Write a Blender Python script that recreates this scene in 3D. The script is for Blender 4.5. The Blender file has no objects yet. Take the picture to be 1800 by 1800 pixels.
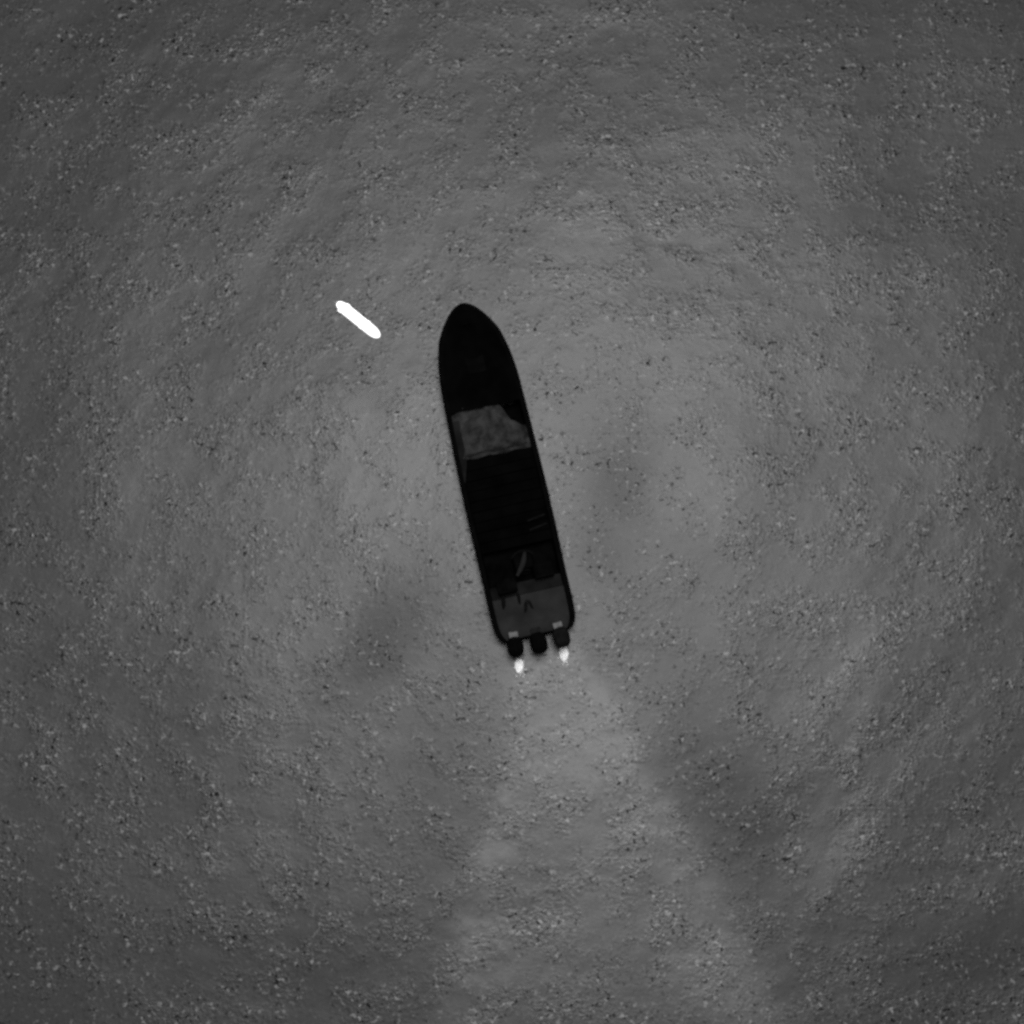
import bpy, bmesh, math, random
import numpy as np
from mathutils import Vector, Matrix, noise as mnoise

random.seed(7)
rng = np.random.default_rng(11)
sc = bpy.context.scene
C = sc.collection
R = math.radians

# ------------------------------------------------------------------ camera
FOV = R(36.0)
TILT = R(9.0)                 # the aircraft looks almost straight down
HALF = 17.0                   # half the width of sea in view, metres
DIST = HALF / math.tan(FOV / 2)
cam_d = bpy.data.cameras.new('camera')
cam = bpy.data.objects.new('camera', cam_d)
C.objects.link(cam)
cam.location = (0, -DIST * math.sin(TILT), DIST * math.cos(TILT))
cam.rotation_euler = (TILT, 0, 0)
cam_d.sensor_fit = 'HORIZONTAL'
cam_d.angle = FOV
cam_d.clip_start = 0.5
cam_d.clip_end = 20000
sc.camera = cam

# ------------------------------------------------------------------ world, sun, exposure
SUN_ZEN, SUN_AZ = R(9.5), R(9.0)      # zenith angle, azimuth from +Y towards +X
w = bpy.data.worlds.new('World')
sc.world = w
w.use_nodes = True
nt = w.node_tree
nt.nodes.clear()
sky = nt.nodes.new('ShaderNodeTexSky')
sky.sky_type = 'NISHITA'
sky.sun_disc = False
sky.sun_elevation = R(90) - SUN_ZEN
sky.sun_rotation = SUN_AZ
bw = nt.nodes.new('ShaderNodeRGBToBW')   # a monochrome sensor
bg = nt.nodes.new('ShaderNodeBackground')
bg.inputs['Strength'].default_value = 0.10
wo = nt.nodes.new('ShaderNodeOutputWorld')
nt.links.new(sky.outputs[0], bw.inputs[0])
nt.links.new(bw.outputs[0], bg.inputs['Color'])
nt.links.new(bg.outputs[0], wo.inputs['Surface'])

sun_d = bpy.data.lights.new('sun', 'SUN')
sun_d.energy = 1.5
sun_d.angle = R(22)                  # veiled sun: the photograph shows no hard shadow
sun_d.color = (1, 1, 1)
sun = bpy.data.objects.new('sun', sun_d)
C.objects.link(sun)
sdir = Vector((math.sin(SUN_ZEN) * math.sin(SUN_AZ), math.sin(SUN_ZEN) * math.cos(SUN_AZ), math.cos(SUN_ZEN)))
sun.rotation_euler = sdir.to_track_quat('Z', 'Y').to_euler()
sun.location = sdir * 60

sc.view_settings.view_transform = 'Standard'
sc.view_settings.look = 'None'
sc.view_settings.exposure = 0.45
sc.view_settings.gamma = 1.0
sc.view_settings.use_curve_mapping = False
sc.render.engine = 'CYCLES'
sc.cycles.use_denoising = False
sc.cycles.pixel_filter_type = 'BLACKMAN_HARRIS'
sc.cycles.filter_width = 3.0            # soft low-resolution sensor

# ------------------------------------------------------------------ helpers
def px(x, y, z=0.0):
    """photo pixel (1800 frame) -> point on the horizontal plane at height z"""
    k = math.tan(FOV / 2) / 900.0
    d = Vector(((x - 900) * k, -(y - 900) * k, -1.0))
    d = Matrix.Rotation(TILT, 3, 'X') @ d
    t = (z - cam.location.z) / d.z
    return cam.location + d * t

def link(name, me, mat=None, parent=None, smooth=True):
    o = bpy.data.objects.new(name, me)
    C.objects.link(o)
    if mat:
        me.materials.append(mat)
    if parent:
        o.parent = parent
    if smooth and len(me.polygons):
        me.polygons.foreach_set('use_smooth', [True] * len(me.polygons))
        try:
            me.set_sharp_from_angle(angle=R(38))
        except Exception:
            pass
    return o

def from_bm(name, bm, mat=None, parent=None, smooth=True):
    bmesh.ops.recalc_face_normals(bm, faces=bm.faces)
    me = bpy.data.meshes.new(name)
    bm.to_mesh(me)
    bm.free()
    return link(name, me, mat, parent, smooth)

def tag(o, label, cat, group=None):
    o['label'] = label
    o['category'] = cat
    if group:
        o['group'] = group
    return o

def loft(bm, rings, closed=True, cap=True):
    vs = [[bm.verts.new(p) for p in r] for r in rings]
    n = len(rings[0])
    for a, b in zip(vs, vs[1:]):
        for i in range(n if closed else n - 1):
            j = (i + 1) % n
            bm.faces.new((a[i], a[j], b[j], b[i]))
    if cap and closed:
        bm.faces.new(vs[0][::-1])
        bm.faces.new(vs[-1])
    return vs

def rbox(bm, c, s, bev=0.02, rot=0.0, taper=1.0, seg=2):
    r = bmesh.ops.create_cube(bm, size=1.0)
    for v in r['verts']:
        k = taper if v.co.z > 0 else 1.0
        v.co = Vector((v.co.x * s[0] * k, v.co.y * s[1] * k, v.co.z * s[2]))
    es = list({e for v in r['verts'] for e in v.link_edges})
    q = bmesh.ops.bevel(bm, geom=es, offset=bev, segments=seg, affect='EDGES', profile=0.5)
    vv = set(q['verts']) | {v for v in r['verts'] if v.is_valid}
    m = Matrix.Translation(c) @ Matrix.Rotation(rot, 4, 'Z')
    for v in vv:
        v.co = m @ v.co

def tube(bm, pts, rad, n=10, cap=True):
    pts = [Vector(p) for p in pts]
    rings = []
    for i, p in enumerate(pts):
        t = (pts[min(i + 1, len(pts) - 1)] - pts[max(i - 1, 0)]).normalized()
        up = Vector((0, 0, 1)) if abs(t.z) < 0.95 else Vector((1, 0, 0))
        a = t.cross(up).normalized()
        b = a.cross(t)
        r = rad[i] if isinstance(rad, (list, tuple)) else rad
        rings.append([p + (a * math.cos(k * 2 * math.pi / n) + b * math.sin(k * 2 * math.pi / n)) * r for k in range(n)])
    loft(bm, rings, True, cap)

def mat(name, col, rough=0.8, spec=0.1, var=0.0, scale=4.0, bump=0.0, bscale=20.0, emit=0.0):
    m = bpy.data.materials.new(name)
    m.use_nodes = True
    t = m.node_tree
    p = t.nodes['Principled BSDF']
    p.inputs['Roughness'].default_value = rough
    p.inputs['Specular IOR Level'].default_value = spec
    tc = t.nodes.new('ShaderNodeTexCoord')
    if var > 0:
        nz = t.nodes.new('ShaderNodeTexNoise')
        nz.inputs['Scale'].default_value = scale
        nz.inputs['Detail'].default_value = 4
        rp = t.nodes.new('ShaderNodeMapRange')
        rp.inputs['From Min'].default_value = 0.3
        rp.inputs['From Max'].default_value = 0.7
        rp.inputs['To Min'].default_value = col * (1 - var)
        rp.inputs['To Max'].default_value = col * (1 + var)
        t.links.new(tc.outputs['Object'], nz.inputs['Vector'])
        t.links.new(nz.outputs[0], rp.inputs[0])
        t.links.new(rp.outputs[0], p.inputs['Base Color'])
    else:
        p.inputs['Base Color'].default_value = (col, col, col, 1)
    if bump > 0:
        nb = t.nodes.new('ShaderNodeTexNoise')
        nb.inputs['Scale'].default_value = bscale
        nb.inputs['Detail'].default_value = 3
        b = t.nodes.new('ShaderNodeBump')
        b.inputs['Distance'].default_value = bump
        t.links.new(tc.outputs['Object'], nb.inputs['Vector'])
        t.links.new(nb.outputs[0], b.inputs['Height'])
        t.links.new(b.outputs[0], p.inputs['Normal'])
    if emit > 0:
        p.inputs['Emission Color'].default_value = (1, 1, 1, 1)
        p.inputs['Emission Strength'].default_value = emit
    return m

# ------------------------------------------------------------------ boat axes, read off the photograph
Z_G = 0.72                                   # gunwale height above the water
bow = px(812, 534, 1.0)
stern = px(945, 1116, Z_G)
axis = (bow - stern); axis.z = 0
L = axis.length
fwd = axis.normalized()
port = Vector((-fwd.y, fwd.x, 0))
HEAD = math.atan2(fwd.y, fwd.x)
left_px = [(786, 556), (772, 580), (765, 605), (764, 640), (767, 675), (780, 740), (800, 830), (820, 910), (839, 985), (853, 1040), (866, 1096), (872, 1112), (876, 1126)]
right_px = [(836, 545), (852, 557), (872, 586), (889, 620), (904, 662), (919, 718), (938, 785), (959, 860), (974, 920), (989, 985), (1003, 1040), (1011, 1078), (1013, 1092), (1014, 1106)]
def edge(pts):
    out = []
    for x, y in pts:
        d = px(x, y, Z_G + 0.1) - stern
        out.append((d.dot(fwd), d.dot(port)))
    out.sort()
    return np.array(out)
EL, ER = edge(left_px), edge(right_px)
def sides(s):
    """half widths to port and starboard at distance s forward of the transom"""
    a = np.interp(s, EL[:, 0], EL[:, 1])
    b = -np.interp(s, ER[:, 0], ER[:, 1])
    h = 0.5 * (a + b)
    tip = L - max(EL[-1, 0], ER[-1, 0])
    if s > L - 1.0:                          # rounded stem
        k = (L - s) / 1.0
        h0 = 0.5 * (np.interp(L - 1.0, EL[:, 0], EL[:, 1]) - np.interp(L - 1.0, ER[:, 0], ER[:, 1]))
        h = h0 * k ** 0.56
    if s < 0.45:                             # rounded quarters
        h -= 0.16 * (1 - s / 0.45) ** 2.2
    return max(h, 0.03)
def sheer(s):
    return Z_G + 0.34 * max(0.0, (s - 0.45 * L) / (0.55 * L)) ** 2

# ------------------------------------------------------------------ sea
def axis_coords():
    d = np.arange(-21.0, 21.0001, 0.085)
    g = [21.0]
    step = 0.12
    while g[-1] < 6000:
        step *= 1.16
        g.append(g[-1] + step)
    g = np.array(g[1:])
    return np.concatenate([-g[::-1], d, g])
ax = axis_coords()
N = len(ax)
X, Y = np.meshgrid(ax, ax)
Z = np.zeros_like(X)
near = np.clip(1.0 - (np.hypot(X, Y) - 35) / 60, 0, 1)
# wind chop: many small crossing wave trains
for lam0, lam1, n, slope in ((3.5, 9.0, 14, 0.007), (1.0, 2.8, 26, 0.004), (0.45, 0.95, 30, 0.004)):
    for i in range(n):
        lam = rng.uniform(lam0, lam1)
        th = rng.normal(R(115), R(48))
        k = 2 * math.pi / lam
        a = slope / k * rng.uniform(0.5, 1.2)
        Z += a * np.sin(k * (X * math.cos(th) + Y * math.sin(th)) + rng.uniform(0, 6.28)) / math.sqrt(n / 8)
Z *= near

def vnoise(X, Y, cell, seed):
    r = np.random.default_rng(seed)
    T = r.random((256, 256))
    u, v = X / cell + 500.3, Y / cell + 500.7
    i, j = np.floor(u).astype(int), np.floor(v).astype(int)
    f, g = u - i, v - j
    f, g = f * f * (3 - 2 * f), g * g * (3 - 2 * g)
    def q(a, b): return T[a % 256, b % 256]
    return (q(i, j) * (1 - f) + q(i + 1, j) * f) * (1 - g) + (q(i, j + 1) * (1 - f) + q(i + 1, j + 1) * f) * g
def fbm(X, Y, cell, seed, o=4):
    s, a, t = 0, 1, 0
    for k in range(o):
        s = s + a * vnoise(X, Y, cell / 2 ** k, seed + k); t += a; a *= 0.55
    return s / t

# boat frame: s = distance astern of the transom, q = distance to starboard
S = -((X - stern.x) * fwd.x + (Y - stern.y) * fwd.y)
Q = -((X - stern.x) * port.x + (Y - stern.y) * port.y)
wob = (fbm(X, Y, 3.0, 5) - 0.5)
def arm(angle_deg, s0, q0, width0, grow):
    c = q0 + (S - s0) * math.tan(R(angle_deg))
    wd = width0 + np.clip(S - s0, 0, None) * grow
    return (Q + wob * 1.1 - c), wd
def sm(x, a, b):
    t = np.clip((x - a) / (b - a), 0, 1)
    return t * t * (3 - 2 * t)
foam = np.zeros_like(X)
behind = sm(S, -0.3, 0.9)
# churned water straight behind the motors, then the two arms of the wash
Qc = Q + wob * 1.2
core_w = 1.15 + 0.20 * np.clip(S, 0, None)
core = np.exp(-(Qc - 0.03 * S) ** 2 / (core_w ** 2)) * behind * np.exp(-np.clip(S - 2, 0, None) / 8.0)
for ang, s0, q0, w0, gr, amp in ((15.0, 0.0, 0.8, 0.75, 0.085, 0.95), (-25.0, 1.5, -0.7, 0.6, 0.12, 0.62)):
    d, wd = arm(ang, s0, q0, w0, gr)
    outer = np.where((d > 0) == (ang > 0), 0.45, 1.35)          # crisp outside, soft inside
    a = np.exp(-(d / (wd * outer)) ** 2) * behind * np.exp(-np.clip(S - 4, 0, None) / 22.0)
    foam = np.maximum(foam, amp * a)
    Z += 0.05 * a * near * (fbm(X, Y, 1.1, 130 if ang > 0 else 160) - 0.5)
foam = np.clip(np.maximum(foam, core) + 0.35 * np.minimum(foam, core), 0, 1)
# thin wash along the hull sides
hullw = np.zeros_like(X)
foam = foam * (0.80 + 0.40 * fbm(X, Y, 1.6, 40))
foam = np.clip(foam, 0, 1)
# wind slicks: smoother and rougher patches
slick = fbm(X, Y, 7.5, 70, 3)
dark = np.zeros_like(X)  # hand-placed patches, darker in base colour and a little rougher
for (x, y, rx, ry, rot, a) in ((670, 1120, 1.2, 2.9, -28, .75), (1085, 850, 1.3, 1.6, 15, .5), (1065, 960, 1.0, 2.0, 10, .35),
                               (1290, 1450, 1.8, 4.0, 20, .75), (720, 1480, 2.2, 4.5, -12, .5), (1090, 1720, 1.6, 1.6, 0, .5), (1330, 1690, 1.2, 2.5, 20, .3)):
    p = px(x, y)
    c, s_ = math.cos(R(rot)), math.sin(R(rot))
    dx, dy = X - p.x + wob * 1.5, Y - p.y + wob[::-1] * 1.5
    u, v = dx * c + dy * s_, -dx * s_ + dy * c
    dark = np.maximum(dark, a * np.exp(-(u / rx) ** 2 - (v / ry) ** 2))
# keep the hull dry: press the water down a little under the boat
inside = (S < 0.0) & (S > -L) & (np.abs(Q) < 1.0)

def grid_mesh(name, X, Y, Z):
    n, m = X.shape
    co = np.stack([X, Y, Z], -1).reshape(-1, 3).astype(np.float32)
    idx = np.arange(n * m).reshape(n, m)
    f = np.stack([idx[:-1, :-1], idx[:-1, 1:], idx[1:, 1:], idx[1:, :-1]], -1).reshape(-1, 4)
    me = bpy.data.meshes.new(name)
    me.vertices.add(len(co))
    me.vertices.foreach_set('co', co.ravel())
    me.loops.add(f.size)
    me.loops.foreach_set('vertex_index', f.ravel().astype(np.int32))
    me.polygons.add(len(f))
    me.polygons.foreach_set('loop_start', (np.arange(len(f)) * 4).astype(np.int32))
    me.update(calc_edges=True)
    me.polygons.foreach_set('use_smooth', np.ones(len(f), bool))
    return me
me = grid_mesh('sea', X, Y, Z)
for nm, arr in (('foam', foam), ('slick', slick), ('dark_patch', dark)):
    at = me.attributes.new(nm, 'FLOAT', 'POINT')
    at.data.foreach_set('value', arr.astype(np.float32).ravel())

def water_material():
    m = bpy.data.materials.new('sea_water')
    m.use_nodes = True
    t = m.node_tree
    p = t.nodes['Principled BSDF']
    lk = t.links.new
    def nd(k): return t.nodes.new(k)
    def attr(n):
        a = nd('ShaderNodeAttribute'); a.attribute_name = n; return a.outputs['Fac']
    def math_(op, a, b=None, c=None, clamp=False):
        q = nd('ShaderNodeMath'); q.operation = op; q.use_clamp = clamp
        for i, v in enumerate((a, b, c)):
            if v is None: continue
            if isinstance(v, (int, float)): q.inputs[i].default_value = v
            else: lk(v, q.inputs[i])
        return q.outputs[0]
    def rng_(v, a, b, c, d):
        q = nd('ShaderNodeMapRange')
        lk(v, q.inputs[0])
        for i, x in enumerate((a, b, c, d)): q.inputs[i + 1].default_value = x
        return q.outputs[0]
    tc = nd('ShaderNodeTexCoord').outputs['Object']
    def nz(scale, detail=2, rough=0.5, off=0.0):
        q = nd('ShaderNodeTexNoise')
        q.inputs['Scale'].default_value = scale
        q.inputs['Detail'].default_value = detail
        q.inputs['Roughness'].default_value = rough
        mp = nd('ShaderNodeMapping'); mp.inputs['Location'].default_value = (off, off * 1.7, 0)
        lk(tc, mp.inputs[0]); lk(mp.outputs[0], q.inputs['Vector'])
        return q.outputs[0]
    foam, slick, dark_patch = attr('foam'), attr('slick'), attr('dark_patch')
    clus = rng_(nz(0.8, 3, 0.6, 3.1), 0.42, 0.62, 0.15, 1.0)        # cat's-paws: ripples come in patches
    fleck = math_('MULTIPLY', rng_(nz(5.4, 1, 0.6, 9.0), 0.61, 0.70, 0.0, 1.0), clus)
    pit = math_('MULTIPLY', rng_(nz(5.8, 1, 0.6, 21.0), 0.60, 0.69, 0.0, 1.0), clus)
    grain = rng_(nz(9.0, 2, 0.7, 33.0), 0.25, 0.75, -1.0, 1.0)
    base = math_('ADD', 0.024, math_('MULTIPLY', foam, 0.060))
    base = math_('MULTIPLY', base, math_('SUBTRACT', 1.0, math_('MULTIPLY', dark_patch, 0.35)))  # base colour lowered inside the placed dark patches
    base = math_('MULTIPLY', base, math_('ADD', 1.0, math_('MULTIPLY', grain, math_('MULTIPLY', clus, 0.6))))
    base = math_('ADD', base, math_('MULTIPLY', fleck, 0.13))
    base = math_('MULTIPLY', base, math_('SUBTRACT', 1.0, math_('MULTIPLY', pit, 0.9)))
    cmb = nd('ShaderNodeCombineColor')
    for i in range(3): lk(base, cmb.inputs[i])
    lk(cmb.outputs[0], p.inputs['Base Color'])
    p.inputs['IOR'].default_value = 1.33
    lk(math_('MULTIPLY', 0.5, math_('SUBTRACT', 1.0, math_('MULTIPLY', pit, 0.8))), p.inputs['Specular IOR Level'])
    ro = math_('ADD', rng_(slick, 0.3, 0.7, 0.31, 0.35), math_('MULTIPLY', dark_patch, 0.12))
    lk(ro, p.inputs['Roughness'])
    h = math_('MULTIPLY', nz(8.5, 1, 0.6, 50.0), clus)
    b = nd('ShaderNodeBump')
    b.inputs['Distance'].default_value = 0.012
    b.inputs['Strength'].default_value = 1.0
    lk(h, b.inputs['Height'])
    lk(b.outputs[0], p.inputs['Normal'])
    return m
sea = bpy.data.objects.new('sea', me)
C.objects.link(sea)
me.materials.append(water_material())
sea['kind'] = 'structure'
sea['label'] = 'grey rippled sea surface filling the whole view with pale wash'

# ------------------------------------------------------------------ boat
M_hull = mat('hull_black', 0.0016, 0.9, 0.0, 0.3, 2.0)
M_rail = mat('rail_black', 0.0022, 0.9, 0.0, 0.3, 3.0)
M_fore = mat('foredeck_black', 0.0015, 0.9, 0.0, 0.4, 1.5, 0.003, 30)
M_mid = mat('inner_black', 0.0024, 0.9, 0.0, 0.5, 2.0)
M_aft = mat('afterdeck_grey', 0.0195, 0.9, 0.0, 0.28, 1.6, 0.004, 25)
M_load = mat('load_grey', 0.025, 0.95, 0.0, 0.6, 3.2, 0.02, 12)
M_side = mat('sidedeck_grey', 0.009, 0.9, 0.0, 0.5, 1.6)
M_seat = mat('seat_dark', 0.005, 0.9, 0.0, 0.3, 4.0)
M_strip = mat('trim_grey', 0.014, 0.9, 0.0, 0.3, 4.0)
M_cowl = mat('cowling_black', 0.0013, 0.8, 0.02, 0.3, 6.0)
M_cowl2 = mat('cowling_dark_grey', 0.006, 0.8, 0.02, 0.3, 6.0)
M_bracket = mat('bracket_pale', 0.12, 0.8, 0.05, 0.45, 9.0)
M_bracket_dark = mat('bracket_dark', 0.010, 0.8, 0.05, 0.3, 9.0)
M_leg = mat('leg_black', 0.003, 0.8, 0.05)
M_prop = mat('propeller_metal', 0.05, 0.6, 0.2)

boat = bpy.data.objects.new('motor_boat', None)
C.objects.link(boat)
boat.location = (stern.x, stern.y, 0)
boat.rotation_euler = (0, 0, HEAD)
boat.empty_display_size = 0.5
tag(boat, 'long narrow black open motor boat with three outboard motors on its stern', 'boat')
# local frame: +X forward from the transom, +Y port
st = np.concatenate([np.linspace(0, 0.5, 9)[:-1], np.linspace(0.5, L - 1.4, 44), L - 1.4 * (1 - np.linspace(0, 1, 26)[1:]) ** 1.6])
st = np.clip(st, 0, L - 1e-3)

def sec(s, k):                               # scale points of a cross-section
    return s, k
bm = bmesh.new()
rings = []
for s in st:
    h, z = sides(s), sheer(s)
    u = s / L
    keel = -0.42 + 0.62 * max(0, (u - 0.72) / 0.28) ** 2
    chine_z = 0.02 + 0.45 * max(0, (u - 0.6) / 0.4) ** 1.6
    rings.append([(s - 0.0, h, z), (s, h * 0.985, z - 0.22), (s, h * 0.86, chine_z), (s, h * 0.45, (keel + chine_z) * 0.5 - 0.04), (s, 0, keel),
                  (s, -h * 0.45, (keel + chine_z) * 0.5 - 0.04), (s, -h * 0.86, chine_z), (s, -h * 0.985, z - 0.22), (s, -h, z)])
vs = loft(bm, rings, closed=False, cap=False)
bm.faces.new(vs[0])                           # transom
bm.faces.new(vs[-1][::-1])
hull = from_bm('hull', bm, M_hull, boat)

# gunwale: a flat-topped rail that follows the sheer
def rail(name, side, s0, s1, inner, lift, thick, m, parent):
    bm = bmesh.new()
    rr = []
    for s in st:
        if s < s0 or s > s1: continue
        h, z = sides(s), sheer(s) + lift
        i = max(h - inner, 0.01)
        rr.append([(s, side * (h + 0.025), z - thick), (s, side * (h + 0.03), z), (s, side * (h - 0.01), z + 0.025), (s, side * i, z + 0.02), (s, side * i, z - thick)])
    loft(bm, rr, True, True)
    return from_bm(name, bm, m, parent)
for side in (1, -1):
    rail('gunwale', side, 0.0, L, 0.14, 0.0, 0.10, M_rail, boat)

def deck(name, s0, s1, inset, zoff, crown, m, parent, lumps=None, n=8, z_abs=None, thick=0.03):
    bm = bmesh.new()
    ss = [s0] + [s for s in st if s0 < s < s1] + [s1]
    top, bot = [], []
    for s in ss:
        h = max(sides(min(s, L - 1e-3)) - inset, 0.012)
        z = (sheer(s) if z_abs is None else z_abs) + zoff
        row = []
        for k in range(n + 1):
            t = -1 + 2 * k / n
            zz = z + crown * (1 - t * t)
            if lumps: zz += lumps(s, t * h)
            row.append((s, t * h, zz))
        top.append(row)
        bot.append([(a, b, c - thick) for a, b, c in row])
    full = [t + b[::-1] for t, b in zip(top, bot)]
    loft(bm, full, True, True)
    return from_bm(name, bm, m, parent)

def s_at(y):                                  # photo row on the centre line -> distance forward of the transom
    f = (y - 534) / (1116 - 534)
    p = px(812 + f * 133, y, Z_G)
    return (p - stern).dot(fwd)
sA, sB, sC, sD = s_at(716), s_at(797), s_at(960), s_at(1042)
fore = deck('foredeck', sA, L - 0.02, 0.10, 0.012, 0.10, M_fore, boat)
bm = bmesh.new(); rbox(bm, (L - 2.1, 0, sheer(L - 2.1) + 0.10), (0.62, 0.62, 0.05), 0.02); from_bm('hatch_cover', bm, M_rail, fore)
bm = bmesh.new(); rbox(bm, (L - 0.75, 0, sheer(L - 0.75) + 0.13), (0.24, 0.05, 0.09), 0.015); rbox(bm, (L - 0.75, 0, sheer(L - 0.75) + 0.19), (0.05, 0.26, 0.04), 0.012); from_bm('mooring_cleat', bm, M_rail, fore)
deck('cockpit_floor', 0.03, sA + 0.02, 0.06, 0.0, 0.0, M_mid, boat, z_abs=0.16)
# inner sides of the open cockpit
for side in (1, -1):
    bm = bmesh.new()
    rr = []
    for s in st:
        if s > sA + 0.1 or s < 0.32: continue
        h, z = sides(s) - 0.145, sheer(s) - 0.03
        rr.append([(s, side * h, z), (s, side * (h + 0.03), z), (s, side * (h + 0.03), 0.17), (s, side * (h - 0.05), 0.17)])
    loft(bm, rr, True, True)
    from_bm('cockpit_liner', bm, M_mid, boat)
# side decks beside the load
for side, a, b, wd in ((1, sB - 0.75, sA - 0.25, 0.20),):
    bm = bmesh.new(); rr = []
    for s in np.linspace(a, b, 12):
        h, z = sides(s) - 0.142, sheer(s) - 0.012
        q = 0.02 + wd * min(1.0, (s - a) / 0.7)
        rr.append([(s, side * h, z), (s, side * h, z + 0.02), (s, side * (h - q), z + 0.02), (s, side * (h - q), z)])
    loft(bm, rr, True, True)
    from_bm('side_deck', bm, M_side, boat)
# middle cover over the hold: flat dark boards across the boat, each its own board
nb = 9
ss = np.linspace(sC, sB - 0.02, nb + 1)
for i in range(nb):
    a, b = ss[i] + 0.012, ss[i + 1] - 0.012
    dz = random.uniform(-0.012, 0.012)
    bm = bmesh.new()
    rr = []
    for s in (a, (a + b) / 2, b):
        h = sides(s) - 0.17
        z = sheer(s) - 0.10 + dz
        rr.append([(s, h, z - 0.04), (s, h, z), (s, 0, z + 0.035), (s, -h, z), (s, -h, z - 0.04)])
    loft(bm, rr, True, True)
    from_bm('hold_board', bm, M_fore, boat, smooth=False)
# two pale rub strips seen faintly at the starboard side
for y0 in (919, 935):
    s = s_at(y0)
    bm = bmesh.new()
    rbox(bm, (s, -sides(s) + 0.55, sheer(s) - 0.045), (0.07, 0.62, 0.05), 0.015, rot=0.16)
    from_bm('grab_bar', bm, M_seat, boat)

# after deck, transom and motor well
deck('step_deck', sD + 0.02, sD + 0.42, 0.16, -0.22, 0.01, M_side, boat)
aft = deck('after_deck', 0.03, sD, 0.16, -0.14, 0.02, M_aft, boat)
bm = bmesh.new(); rr = []
for k in range(9):
    y = -1 + 2 * k / 8
    h = sides(0.0) - 0.30
    rr.append([(0.05, y * h, Z_G - 0.30), (0.05, y * h, Z_G - 0.06), (0.16, y * h, Z_G - 0.04), (0.44, y * h, Z_G - 0.10), (0.44, y * h, Z_G - 0.30)])
loft(bm, rr, True, True)
from_bm('motor_well', bm, M_aft, boat)
# helm console with curved windscreen
sH = s_at(988)
con_y = -0.08
bm = bmesh.new()
rbox(bm, (sH, con_y, 0.55), (0.62, 0.70, 0.78), 0.08, taper=0.82, seg=3)
con = from_bm('helm_console', bm, M_mid, boat)
bm = bmesh.new()
pts = []
for k in range(11):
    a = R(-62 + 124 * k / 10)
    pts.append((sH - 0.02 + 0.34 * math.cos(a), con_y + 0.40 * math.sin(a), 0.985))
tube(bm, pts, 0.026, 8)
from_bm('windscreen_rim', bm, M_seat, con)
bm = bmesh.new()
tube(bm, [(sH - 0.36 + 0.03 * math.sin(a), con_y + 0.17 * math.cos(a), 0.86 + 0.15 * math.sin(a)) for a in np.linspace(0, 2 * math.pi, 19)], 0.016, 7)
from_bm('steering_wheel', bm, M_seat, con)
# the pale curved strip that shows beside the console
bm = bmesh.new()
pp = [px(922, 972, 0.8), px(921, 985, 0.82), px(917, 998, 0.82), px(909, 1014, 0.8)]
pp = [((p - stern).dot(fwd), (p - stern).dot(port), p.z + 0.24) for p in pp]
tube(bm, pp, [0.05, 0.085, 0.085, 0.05], 10)
from_bm('grab_rail', bm, M_strip, con)
def seat(x, y, lx, ly, m, name='seat'):
    bm = bmesh.new()
    rbox(bm, (x, y, 0.42), (lx, ly, 0.46), 0.05, seg=3)
    o = from_bm(name, bm, m, boat)
    bm = bmesh.new()
    rbox(bm, (x - lx * 0.42, y, 0.74), (0.10, ly * 0.96, 0.30), 0.04, seg=3)
    from_bm('seat_back', bm, m, o)
sS = s_at(1022)
seat(sS, 0.62, 0.50, 0.66, M_mid)
seat(sS + 0.25, -0.66, 0.50, 0.66, M_mid)
# small dark gear lashed on the after deck
for (x, y, r) in ((912, 1052, .10), (923, 1066, .09), (934, 1062, .08), (884, 1058, .10)):
    p = px(x, y, Z_G)
    lx, ly = (p - stern).dot(fwd), (p - stern).dot(port)
    bm = bmesh.new()
    sk = random.uniform(-0.06, 0.06)
    r *= random.uniform(0.9, 1.3)
    tube(bm, [(lx - r * 2.0, ly - sk, Z_G - 0.08), (lx - r, ly, Z_G - 0.07), (lx + r, ly + sk, Z_G - 0.07), (lx + r * 2.2, ly + sk * 2, Z_G - 0.08)], [r * .15, r * .5, r * .6, r * .15], 9)
    from_bm('deck_roll', bm, M_seat, boat)

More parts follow.
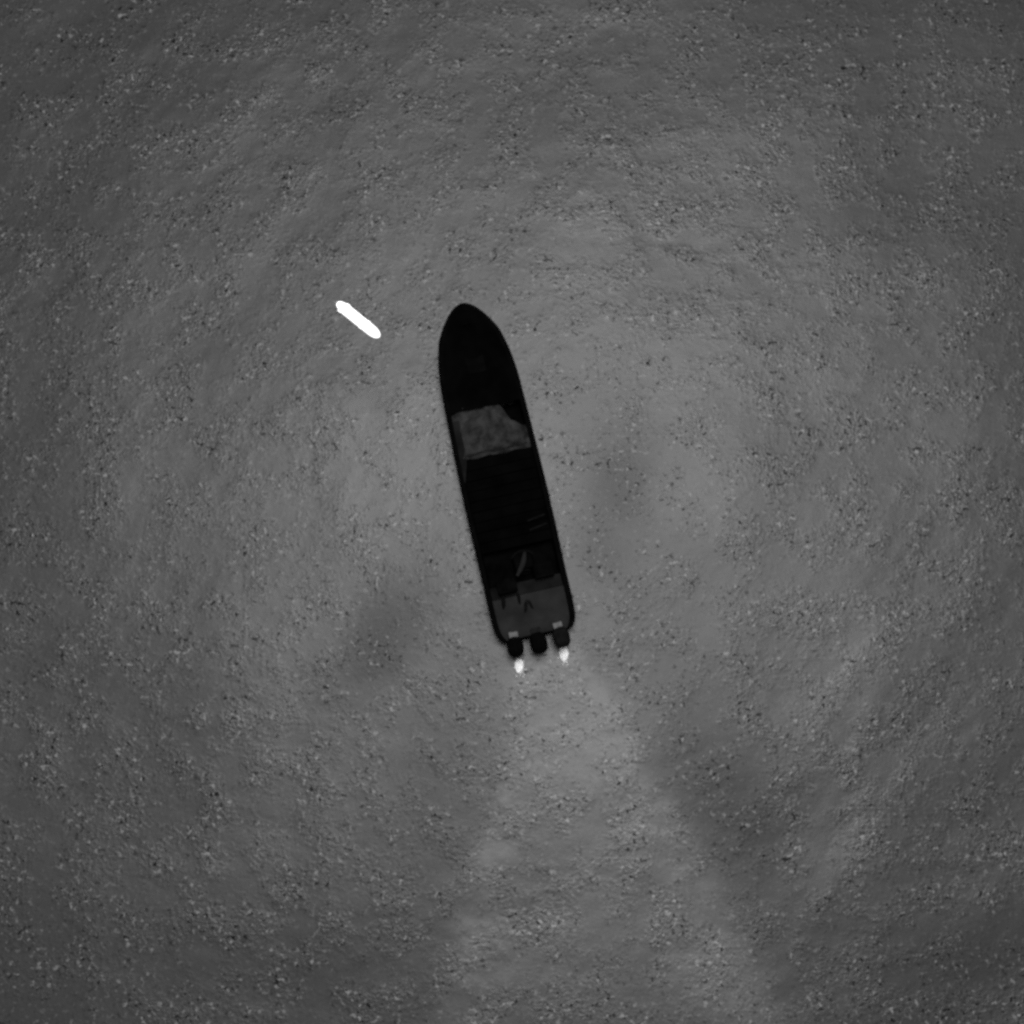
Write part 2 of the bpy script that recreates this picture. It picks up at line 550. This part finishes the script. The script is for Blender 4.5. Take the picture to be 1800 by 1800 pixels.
# ------------------------------------------------------------------ outboard motors: parts of the boat
def superring(cx, cy, z, a, b, n=20, e=2.6):
    out = []
    for k in range(n):
        t = 2 * math.pi * k / n
        c, s = math.cos(t), math.sin(t)
        out.append((cx + a * math.copysign(abs(c) ** (2 / e), c), cy + b * math.copysign(abs(s) ** (2 / e), s), z))
    return out
def motor(pxx, pyy, size, m, mb, turn):
    p = px(pxx, pyy, 1.0)
    lx, ly = (p - stern).dot(fwd), (p - stern).dot(port)
    def place(bm):
        bmesh.ops.rotate(bm, verts=bm.verts, cent=(0, 0, 0), matrix=Matrix.Rotation(turn, 3, 'Z'))
        bmesh.ops.translate(bm, verts=bm.verts, vec=(lx, ly, 0))
        return bm
    bm = bmesh.new()
    a, b = 0.32 * size, 0.265 * size
    prof = [(0.50, .55, .0), (0.56, .80, .0), (0.66, .94, .0), (0.86, 1.0, .0), (1.02, .97, .01), (1.12, .88, .02), (1.18, .68, .03), (1.20, .40, .03)]
    loft(bm, [superring(o, 0, z, a * k, b * k) for z, k, o in prof], True, True)
    cow = from_bm('outboard_motor', place(bm), m, boat)
    bm = bmesh.new()                          # raised air-intake ridge on the cowling
    rbox(bm, (-0.02, 0, 1.205), (0.34 * size, 0.17 * size, 0.05), 0.02, taper=0.8)
    from_bm('cowling_ridge', place(bm), m, cow)
    bm = bmesh.new()
    loft(bm, [superring(-0.02, 0, z, aa, bb, 14, 2.2) for z, aa, bb in ((0.54, .17, .11), (0.3, .14, .085), (0.0, .13, .07), (-0.32, .15, .05))], True, True)
    from_bm('motor_leg', place(bm), M_leg, cow)
    bm = bmesh.new()
    tube(bm, [(0.22, 0, -0.42), (0.12, 0, -0.42), (-0.1, 0, -0.42), (-0.26, 0, -0.42)], [0.02, 0.07, 0.085, 0.05], 12)
    rbox(bm, (-0.1, 0, -0.24), (0.5, 0.26, 0.02), 0.008)
    rbox(bm, (0.0, 0, -0.58), (0.22, 0.03, 0.28), 0.01)
    from_bm('gear_case', place(bm), M_leg, cow)
    bm = bmesh.new()
    for k in range(3):
        t = k * 2 * math.pi / 3
        vsx = []
        for (r, wv, tw) in ((.05, .05, .05), (.12, .10, .045), (.18, .09, .02), (.205, .03, .005)):
            for sg in (-1, 1):
                ang = t + sg * wv / max(r, .08) * .8
                vsx.append(bm.verts.new((-0.30 + sg * tw, r * math.cos(ang), -0.42 + r * math.sin(ang))))
        for i in range(0, len(vsx) - 2, 2):
            bm.faces.new((vsx[i], vsx[i + 1], vsx[i + 3], vsx[i + 2]))
    bmesh.ops.solidify(bm, geom=bm.faces[:], thickness=0.008)
    from_bm('propeller', place(bm), M_prop, cow)
    bm = bmesh.new()
    for yy in (-0.12, 0.12):
        rbox(bm, (a + 0.05, yy, 0.72), (0.26, 0.045, 0.30), 0.015)
    rbox(bm, (a + 0.08, 0, 0.86), (0.18, 0.30, 0.05), 0.02)
    from_bm('clamp_bracket', place(bm), mb, cow)
    return cow
motor(906, 1137, 1.02, M_cowl, M_bracket, R(-4))
motor(947, 1130, 1.08, M_cowl, M_bracket_dark, R(0))
motor(987, 1120, 1.05, M_cowl2, M_bracket, R(4))

# ------------------------------------------------------------------ lumpy load amidships
load = bpy.data.objects.new('covered_load', None)
C.objects.link(load)
load.location = (stern.x, stern.y, 0)
load.rotation_euler = (0, 0, HEAD)
tag(load, 'dim grey lumpy load lying across the middle of the black boat', 'load')
def lumps(s, y):
    v = mnoise.fractal(Vector((s * 2.2, y * 2.2, 3.3)), 0.9, 2.1, 4)
    w_ = abs(mnoise.noise(Vector((s * 5.0 + 2 * y, y * 3.0, 8.0))))
    h = sides(s) - 0.2
    e = min(1.0, (s - sB) / 0.22, (h - abs(y)) / 0.15)
    return 0.12 * v + 0.06 * w_ + 0.10 * max(0, e)
bm = bmesh.new()
nx, ny = 46, 52
top = []
for i in range(nx + 1):
    row = []
    for j in range(ny + 1):
        t = -1 + 2 * j / ny
        end_f = L - (L / 592) * float(np.interp(-t * 66, (-66, -52, -36, -21, 4, 20, 30, 40, 52, 66), (181, 176, 175, 171, 172, 180, 193, 215, 226, 232))) + 0.02 * math.sin(t * 23)
        end_b = sB + 0.02 * math.sin(t * 9)
        s = end_b + (end_f - end_b) * i / nx
        h = sides(s) - 0.15
        row.append((s, t * h, sheer(s) - 0.12 + lumps(s, t * h)))
    top.append(row)
vs = [[bm.verts.new(p) for p in r] for r in top]
lo = [[bm.verts.new((p[0], p[1], 0.22)) for p in r] for r in top]
for i in range(nx):
    for j in range(ny):
        bm.faces.new((vs[i][j], vs[i][j + 1], vs[i + 1][j + 1], vs[i + 1][j]))
for i in range(nx):
    for j in (0, ny):
        bm.faces.new((vs[i][j], vs[i + 1][j], lo[i + 1][j], lo[i][j]))
for j in range(ny):
    for i in (0, nx):
        bm.faces.new((vs[i][j], vs[i][j + 1], lo[i][j + 1], lo[i][j]))
bmesh.ops.delete(bm, geom=[v for v in bm.verts if not v.link_faces], context='VERTS')
from_bm('cover_sheet', bm, M_load, load)
bm = bmesh.new()
for t in (-0.5,):
    pts = []
    for k in range(13):
        f = -0.93 + 1.86 * k / 12
        s = sB + 0.14
        h = sides(s) - 0.2
        pts.append((s + 0.02 * math.sin(k), f * h, sheer(s) - 0.12 + lumps(s, f * h) + 0.015))
    tube(bm, pts, 0.03, 7)
from_bm('lashing_rope', bm, M_strip, load)

# ------------------------------------------------------------------ white exhaust splashes behind the outer motors
M_spray = mat('white_spray', 0.96, 0.9, 0.1, 0.05, 10.0)
def splash(x, y, lx, ly, label, seed):
    p = px(x, y, 0.1)
    root = bpy.data.objects.new('exhaust_splash', None)
    C.objects.link(root)
    root.location = (p.x, p.y, 0)
    root.rotation_euler = (0, 0, R(90) + R(4))
    tag(root, label, 'splash', 'white splashes behind the motors')
    r = random.Random(seed)
    bm = bmesh.new()
    bmesh.ops.create_icosphere(bm, subdivisions=4, radius=1.0)
    for v in bm.verts:
        d = v.co.copy()
        k = 1 + 0.30 * mnoise.fractal(d * 1.9 + Vector((seed, 0, 0)), 0.8, 2.2, 4)
        tail = 1.0 if d.x > 0 else 1.0 - 0.45 * d.x * d.x
        v.co = Vector((d.x * lx * k, d.y * ly * k * (1 - 0.45 * max(0, -d.x)), d.z * 0.16 * k + 0.03))
    from_bm('water_mound', bm, M_spray, root)
    bm = bmesh.new()
    for i in range(16):
        a = r.uniform(0, 6.28); q = r.uniform(0.8, 1.4)
        c = (lx * q * math.cos(a) - 0.06, ly * q * math.sin(a), r.uniform(0.03, 0.16))
        g = bmesh.ops.create_icosphere(bm, subdivisions=1, radius=r.uniform(0.008, 0.026))
        bmesh.ops.translate(bm, verts=g['verts'], vec=c)
    o = from_bm('water_droplets', bm, M_spray, root)
    o['kind'] = 'stuff'
splash(913, 1171, 0.25, 0.15, 'small bright white splash behind the left outboard motor', 3)
splash(991, 1149, 0.28, 0.15, 'small bright white splash behind the right outboard motor', 9)

# ------------------------------------------------------------------ missile in flight
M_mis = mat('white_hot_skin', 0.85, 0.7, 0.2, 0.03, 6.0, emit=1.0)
ALT = 5.0
a = px(594, 533, ALT + 0.65)
b = px(667, 592, ALT - 0.65)
vec = b - a
ln = vec.length
mis = bpy.data.objects.new('missile', None)
C.objects.link(mis)
mis.location = a
mis.rotation_euler = vec.to_track_quat('X', 'Z').to_euler()
tag(mis, 'slim glowing white missile in the air left of the black boat\'s bow', 'missile')
rad = 0.165
bm = bmesh.new()
prof = [(0.0, .38), (0.02, .58), (0.09, .84), (0.2, 1.0), (0.45, 1.0), (0.78, 1.0), (0.86, .95), (0.92, .80), (0.965, .56), (0.99, .28), (1.0, .06)]
rr = []
for u, k in prof:
    rr.append([(u * ln, rad * k * math.cos(t * 2 * math.pi / 20), rad * k * math.sin(t * 2 * math.pi / 20)) for t in range(20)])
loft(bm, rr, True, True)
from_bm('missile_body', bm, M_mis, mis)
for (u0, u1, hgt) in ((0.10, 0.24, 0.045), (0.60, 0.72, 0.04)):
    for k in range(4):
        an = R(45 + 90 * k)
        bm = bmesh.new()
        r0 = rad * 0.9
        prof2 = [(u0 * ln, r0), (u0 * ln + 0.02, rad + hgt), ((u0 * 0.55 + u1 * 0.45) * ln, rad + hgt), (u1 * ln, r0)]
        rings = []
        for th in (-0.008, 0.008):
            ring = []
            for x, r_ in prof2:
                y, z = r_, th
                ring.append((x, y * math.cos(an) - z * math.sin(an), y * math.sin(an) + z * math.cos(an)))
            rings.append(ring)
        loft(bm, rings, True, True)
        from_bm('fin', bm, M_mis, mis, smooth=False)
